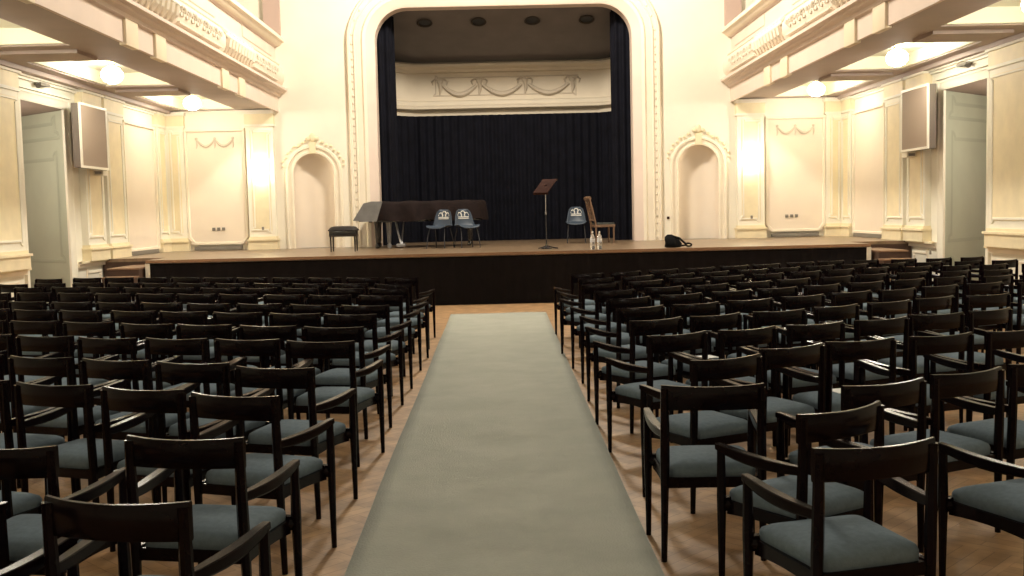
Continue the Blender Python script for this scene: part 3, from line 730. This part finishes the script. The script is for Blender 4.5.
for k, (x, y, a, lb) in enumerate(spots):
    o = sh if k == 0 else copy_tree(sh)
    o.location = (x, y, ZS); o.rotation_euler = (0, 0, math.radians(a)); tag(o, lb, 'chair', 'shell chairs on the stage')

# slatted wooden chair, seen from the side, facing right
wc = thing('wooden_chair', 'light brown high-backed wooden chair facing right beside the music stand', 'chair', (2.17, 22.9, ZS), math.radians(-78))
wc.scale = (0.95, 0.95, 0.95)
# local: seat faces +Y ; after rotation faces +X
mb = MB()
for x in (-0.19, 0.19): 
    mb.tube([(x,-0.19,0.0),(x,-0.20,0.42),(x,-0.27,0.75),(x,-0.34,1.02)], [0.018,0.022,0.02,0.016], 8)
mb.build('back_posts', M['oak'], wc)
mb = MB(); mb.tube([(-0.21,-0.335,1.02),(0,-0.355,1.03),(0.21,-0.335,1.02)], 0.03, 8, 1.4); mb.build('top_rail', M['oak'], wc)
mb = MB(); mb.tube([(-0.19,-0.22,0.52),(0.19,-0.22,0.52)], 0.02, 8); mb.build('lower_rail', M['oak'], wc)
for x in (-0.11, 0.0, 0.11):
    mb = MB(); mb.tube([(x,-0.22,0.52),(x,-0.285,0.78),(x,-0.34,1.02)], 0.026, 6, 0.35); mb.build('slat', M['oak'], wc)
mb = MB(); mb.box(-0.22, 0.22, -0.22, 0.25, 0.36, 0.42, 0.01); mb.build('seat_frame', M['oak'], wc)
mb = MB(); mb.box(-0.20, 0.20, -0.19, 0.24, 0.42, 0.46, 0.015); mb.build('seat', M['seatdark'], wc)
for x in (-0.19, 0.19):
    mb = MB(); mb.tube([(x,0.22,0.37),(x,0.22,0.0)], [0.024,0.017], 8); mb.build('leg', M['oak'], wc)

# music stand
ms = thing('music_stand', 'tall music stand with brown wooden desk in front of the black curtain', 'music stand', (0.83, 19.95, ZS))
mb = MB(); 
for a in (0.2, 2.3, 4.4): mb.tube([(0,0,0.06),(0.16*math.cos(a),0.16*math.sin(a),0.02),(0.22*math.cos(a),0.22*math.sin(a),0.012)], 0.012, 8)
mb.lathe((0,0,0.0), [(0.10,0.0),(0.10,0.015),(0.03,0.04),(0.02,0.09)], 14); mb.build('base', M['darksteel'], ms)
mb = MB(); mb.tube([(0,0,0.05),(0,0,0.70)], 0.011, 8); mb.build('lower_pole', M['darksteel'], ms)
mb = MB(); mb.tube([(0,0,0.68),(0,0,1.16)], 0.009, 8); mb.lathe((0,0,0.68), [(0.016,-0.03),(0.018,0.0),(0.016,0.03)], 10); mb.build('upper_pole', M['steel'], ms)
def TM(x, y, z):
    v = Matrix.Rotation(math.radians(-42), 3, 'X') @ Vector((x*0.9+z*0.42, y, z*0.95)); v = Matrix.Rotation(math.radians(-12), 3, 'Z') @ v; return (v.x, v.y-0.01, v.z+1.19)
mb = MB(TM); mb.box(-0.155, 0.155, -0.010, 0.010, -0.17, 0.18, 0.004); mb.ball((0.0, -0.012, 0.02), 0.03, 8, 5, (1, 0.4, 1))
mb.build('desk', M['mahogany'], ms)
mb = MB(TM); mb.box(-0.155, 0.155, -0.012, 0.05, -0.185, -0.17, 0.004); mb.build('ledge', M['mahogany'], ms)

# water bottles
def make_bottle():
    t = thing('water_bottle', 'x', 'bottle')
    mb = MB(); mb.lathe((0,0,0), [(0.036,0.0),(0.044,0.01),(0.044,0.09),(0.040,0.11),(0.044,0.13),(0.044,0.21),(0.030,0.26),(0.015,0.295),(0.015,0.31)], 16); mb.build('body', M['bottle'], t)
    mb = MB(); mb.lathe((0,0,0), [(0.0455,0.135),(0.0455,0.20)], 16); mb.build('paper_label', M['water'], t)
    mb = MB(); mb.lathe((0,0,0), [(0.017,0.305),(0.017,0.33),(0.005,0.332)], 12); mb.build('cap', M['print'], t)
    return t
b0 = make_bottle()
for k, (x, y, lb) in enumerate(((1.63, 19.05, 'clear plastic water bottle, left of the two near the stage edge'), (1.76, 19.08, 'clear plastic water bottle, right of the two near the stage edge'))):
    o = b0 if k == 0 else copy_tree(b0)
    o.location = (x, y, ZS); tag(o, lb, 'bottle', 'water bottles on the stage')

# slumped black bag
bg = thing('black_bag', 'small slumped black bag lying at the stage edge below the right niche', 'bag', (3.12, 19.2, ZS))
mb = MB(); rings = []
for k, (z, rx, ry, ox) in enumerate(((0.0,0.12,0.10,0.0),(0.02,0.155,0.12,0.0),(0.08,0.15,0.12,-0.01),(0.14,0.13,0.10,-0.03),(0.20,0.095,0.07,-0.05),(0.24,0.04,0.03,-0.06))):
    rings.append([(ox+rx*(1+0.12*math.sin(3*a+z*20))*math.cos(a), ry*(1+0.1*math.sin(4*a))*math.sin(a), z) for a in [i*2*PI/20 for i in range(20)]])
mb.loft(rings); mb.build('body', M['black'], bg, 60)
mb = MB(); mb.tube([(-0.02,-0.05,0.21),(0.10,-0.07,0.17),(0.18,-0.05,0.10),(0.24,-0.03,0.05)], [0.02,0.022,0.02,0.018], 7); mb.build('flap', M['black'], bg)
mb = MB(); pts = [(0.28+0.055*math.cos(a), 0.0+0.04*math.sin(a), 0.045+0.025*math.sin(a)) for a in [i*2*PI/12 for i in range(13)]]; mb.tube(pts, 0.017, 7); mb.tube([(0.08,-0.02,0.03),(0.16,0.0,0.03),(0.23,0.01,0.04)], 0.016, 7); mb.build('strap', M['black'], bg)

# ------------------------------------------------------------------ runner
mb = MB(); n, m = 60, 14; vs = []
for i in range(n+1):
    for j in range(m+1):
        y = 1.2+(17.0-1.2)*i/n; u = j/m; xl = -0.72-0.0090*y-0.004*math.sin(y*1.1); x = xl + u*(0.692-0.001*y-xl)
        vs.append((x, y, FZ+0.012+0.0022*math.sin(y*2.1+u*5)+0.0012*math.sin(y*5.3-u*9)))
fs = [(i*(m+1)+j, (i+1)*(m+1)+j, (i+1)*(m+1)+j+1, i*(m+1)+j+1) for i in range(n) for j in range(m)]
mb.add(vs, fs)
ro = mb.build('carpet_runner', M['runner'], recalc=False)
sm = ro.modifiers.new('thick', 'SOLIDIFY'); sm.thickness = 0.008; sm.offset = -1
tag(ro, 'long grey-green carpet runner down the central aisle to the stage', 'carpet')

# ------------------------------------------------------------------ armchairs
def bevelled(mb): return mb
def make_armchair():
    """origin between the rear legs on the floor, sitter faces +Y"""
    t = thing('armchair', 'x', 'chair')
    def sq(pts, sx, sy=None, n=8):
        """squarish rounded leg through points"""
        mb = MB(); rings = []
        for i, p in enumerate(pts):
            a = sx[i]*1.13; b = (sy or sx)[i]*1.08; c = 0.35
            rings.append([(p[0]+X_*a, p[1]+Y_*b, p[2]) for X_, Y_ in ((-1,-c),(-c,-1),(c,-1),(1,-c),(1,c),(c,1),(-c,1),(-1,c))])
        mb.loft(rings); return mb
    for s_ in (-1, 1):
        sq([(s_*0.232,0.012,0.0),(s_*0.227,0.010,0.28),(s_*0.224,0.006,0.48),(s_*0.223,0.0,0.65),(s_*0.224,-0.004,0.822)], [0.012,0.015,0.019,0.018,0.015], [0.013,0.018,0.022,0.020,0.016]).build('leg', M['chair'], t)
        sq([(s_*0.262,0.424,0.0),(s_*0.261,0.424,0.22),(s_*0.260,0.424,0.42),(s_*0.261,0.424,0.628)], [0.011,0.014,0.018,0.015], [0.012,0.016,0.020,0.017]).build('leg', M['chair'], t)
        # armrest
        mb = MB(); rings = []
        for k in range(9):
            u = k/8; y = -0.002+u*0.446; x = s_*(0.226+0.036*u+0.008*math.sin(PI*u)); zc = 0.612+0.026*u-0.012*math.sin(PI*u)
            wd = 0.013+0.008*math.sin(PI*u)**0.8; h = 0.018+0.006*math.sin(PI*u)
            if k == 8: wd = 0.015; h = 0.014
            rings.append([(x+a*wd, y, zc+b*h) for a, b in ((-0.8,-1),(0.8,-1),(1,-0.7),(1,0.72),(0.84,0.9),(-0.84,0.9),(-1,0.72),(-1,-0.7))])
        mb.loft(rings); mb.build('armrest', M['chair'], t, 25)
    # backrest: bent board
    mb = MB(); rings = []; n = 12
    for k in range(n+1):
        u = k/n*2-1; x = u*0.2375; y = -0.034+0.046*u*u; rise = 0.006*u*u
        z0, z1 = 0.724-0.004*u*u, 0.832+rise; h = 0.011
        rings.append([(x, y-h, z0+0.006), (x, y-h+0.004, z0), (x, y+h-0.004, z0), (x, y+h, z0+0.006), (x, y+h, z1-0.006), (x, y+h-0.004, z1), (x, y-h+0.004, z1), (x, y-h, z1-0.006)])
    mb.loft(rings); mb.build('backrest', M['chair'], t)
    # seat frame
    mb = MB()
    rings = []
    for k in range(11):   # front rail reaching out to the arm legs, thinner at the ends
        u = k/10*2-1; x = u*0.260; th = 0.070-0.014*abs(u)**3
        rings.append([(x,0.408,0.418-th),(x,0.437,0.418-th),(x,0.437,0.418),(x,0.408,0.418)])
    mb.loft(rings)
    for s_ in (-1, 1):
        rings = []
        for k in range(7):
            u = k/6; y = 0.01+0.405*u; x = s_*(0.216+0.012*u); th = 0.060-0.012*math.sin(PI*u)
            rings.append([(x-0.010,y,0.405-th),(x+0.010,y,0.405-th),(x+0.010,y,0.405),(x-0.010,y,0.405)])
        mb.loft(rings)
        mb.tube([(s_*0.222,0.405,0.388),(s_*0.258,0.424,0.388)], 0.020, 6)
    mb.box(-0.212, 0.212, 0.004, 0.024, 0.352, 0.400)
    mb.build('seat_frame', M['chair'], t)
    # cushion
    mb = MB(); rings = []
    def outline(gr, z, crown=0):
        P = []
        for k in range(40):
            a = k*2*PI/40; c_, s2 = math.cos(a), math.sin(a); e = 0.19
            X_ = math.copysign(abs(c_)**e, c_); Y_ = math.copysign(abs(s2)**e, s2)
            y = 0.228+Y_*(0.214-gr); hw = 0.206+0.020*(Y_*0.5+0.5)-gr
            P.append((X_*hw, y, z - 0.012*crown*abs(Y_)**3*(Y_ > 0)))
        return P
    rings = [outline(0.012, 0.388), outline(0.001, 0.398), outline(0.0, 0.432), outline(0.006, 0.449, .4), outline(0.030, 0.463, .4), outline(0.08, 0.475, .3), outline(0.15, 0.481)]
    mb.loft(rings); mb.build('seat', M['fabric'], t, 70)
    return t
proto = make_armchair(); used = [False]
ORD = ['first','second','third','fourth','fifth','sixth','seventh','eighth','ninth','tenth','eleventh','twelfth','thirteenth','fourteenth','fifteenth']
rj = random.Random(11)
def put(x, y, a, label, group):
    if used[0]: o = copy_tree(proto)
    else: o = proto; used[0] = True
    # (x, y) is the middle of the backrest as seen from above
    o.location = (x, y, FZ); o.rotation_euler = (0, 0, math.radians(a)); tag(o, label, 'chair', group); return o
GL, GR = 'armchairs left of the runner', 'armchairs right of the runner'
def row(side, from_stage, chairs):
    side_n = 'left' if side < 0 else 'right'
    for i, (x, y, a) in enumerate(chairs):
        put(x, y, a, 'dark armchair %s of the runner, %s row from the stage, %s from the aisle' % (side_n, ORD[from_stage], ORD[i]), GL if side < 0 else GR)
# near rows, chair by chair
put(-1.16, 3.05, -13, 'dark blue-seated armchair nearest the camera on the left, beside the runner', GL)
put(-1.76, 2.98, -12, 'dark armchair cut by the bottom left corner of the photo', GL)
put(-2.20, 3.40, -16, 'dark armchair cut by the left photo edge, just behind the corner one', GL)
put(-1.22, 3.92, -11, 'dark armchair directly in front of the nearest left one, seat fully visible', GL)
put(-1.89, 3.84, -9, 'dark armchair left of the one ahead of the nearest left aisle chair', GL)
put(-2.42, 4.28, -20, 'dark armchair at the left photo edge with only its right arm showing', GL)
rowsL = {
 9: [(-1.27,4.85,-20),(-1.78,5.10,-19),(-2.31,5.32,-20),(-2.83,5.53,-18)],
 8: [(-1.27,5.72,-17),(-1.80,5.99,-18),(-2.32,6.20,-20),(-2.85,6.41,-20),(-3.37,6.62,-20)],
 7: [(-1.22,6.88,-13),(-1.75,7.09,-15),(-2.28,7.24,-16),(-2.81,7.38,-18),(-3.34,7.60,-16),(-3.87,7.82,-20)],
}
for k, ch in rowsL.items(): row(-1, k, ch)
for k, y0 in ((6,7.74),(5,8.72),(4,9.58),(3,10.72),(2,11.66),(1,12.45),(0,13.62)):
    ch = []
    for i in range(12):
        x = -1.27-0.06*(k < 2)-0.531*i+rj.uniform(-0.02, 0.02); dx = abs(x)-1.27
        y = y0 + 0.385*min(dx, 4.5)+rj.uniform(-0.03, 0.03)
        if x < -7.05 or x+0.32 < -0.497*(y+0.3): break
        ch.append((x, y, -18+rj.uniform(-3, 3)))
    row(-1, k, ch)
put(1.26, 3.53, 15, 'dark armchair nearest the camera on the right, broad curved backrest', GR)
put(2.21, 4.00, 20, 'dark armchair cut by the right photo edge, ahead of the nearest right one', GR)
put(1.35, 4.17, 31, 'dark armchair directly in front of the nearest right one, turned toward the runner', GR)
rowsR = {
 9: [(0.955,4.80,-2),(1.74,4.76,23),(2.24,5.02,26),(2.74,5.27,24)],
 8: [(1.21,5.68,27),(1.68,6.07,27),(2.15,6.28,16),(2.71,6.44,20),(3.24,6.60,22)],
 7: [(1.13,6.82,28),(1.64,7.02,26),(2.16,7.22,22),(2.69,7.42,23),(3.18,7.66,16),(3.68,7.88,28)],
 6: [(1.13,7.76,29),(1.62,7.98,27),(2.16,8.18,20),(2.70,8.46,28),(3.23,8.73,26),(3.73,9.02,28),(4.25,9.15,18)],
}
for k, ch in rowsR.items(): row(1, k, ch)
for k, y0, x0 in ((5,8.74,1.13),(4,9.72,1.17),(3,10.66,1.14),(2,11.70,1.09),(1,12.62,1.12),(0,13.55,1.09)):
    ch = []
    for i in range(12):
        x = x0+0.53*i+rj.uniform(-0.02, 0.02); dx = x-x0
        y = y0 + 0.475*min(dx, 3.6)+0.06*max(0, dx-3.6)+rj.uniform(-0.03, 0.03)
        if x > 7.2 or x-0.32 > 0.50*(y+0.3): break
        ch.append((x, y, 25+rj.uniform(-3, 3)))
    row(1, k, ch)

# loose sheets on some seats
def sheet(x, y, a, lb):
    mb = MB(); mb.box(-0.105, 0.105, -0.075, 0.075, 0, 0.003)
    o = mb.build('paper_sheet', M['paper'], None, 0); o.location = (x, y, 0.4825+FZ); o.rotation_euler = (0, 0, math.radians(a)); tag(o, lb, 'paper', 'papers left on the seats')
sheet(1.55, 8.16, 20, 'small white paper on a seat in the right block, beside the aisle chairs')
sheet(2.15, 6.54, 15, 'white paper sheet on a right block seat, left of two close together')
sheet(2.53, 6.66, 20, 'white paper sheet on a right block seat, right of two close together')
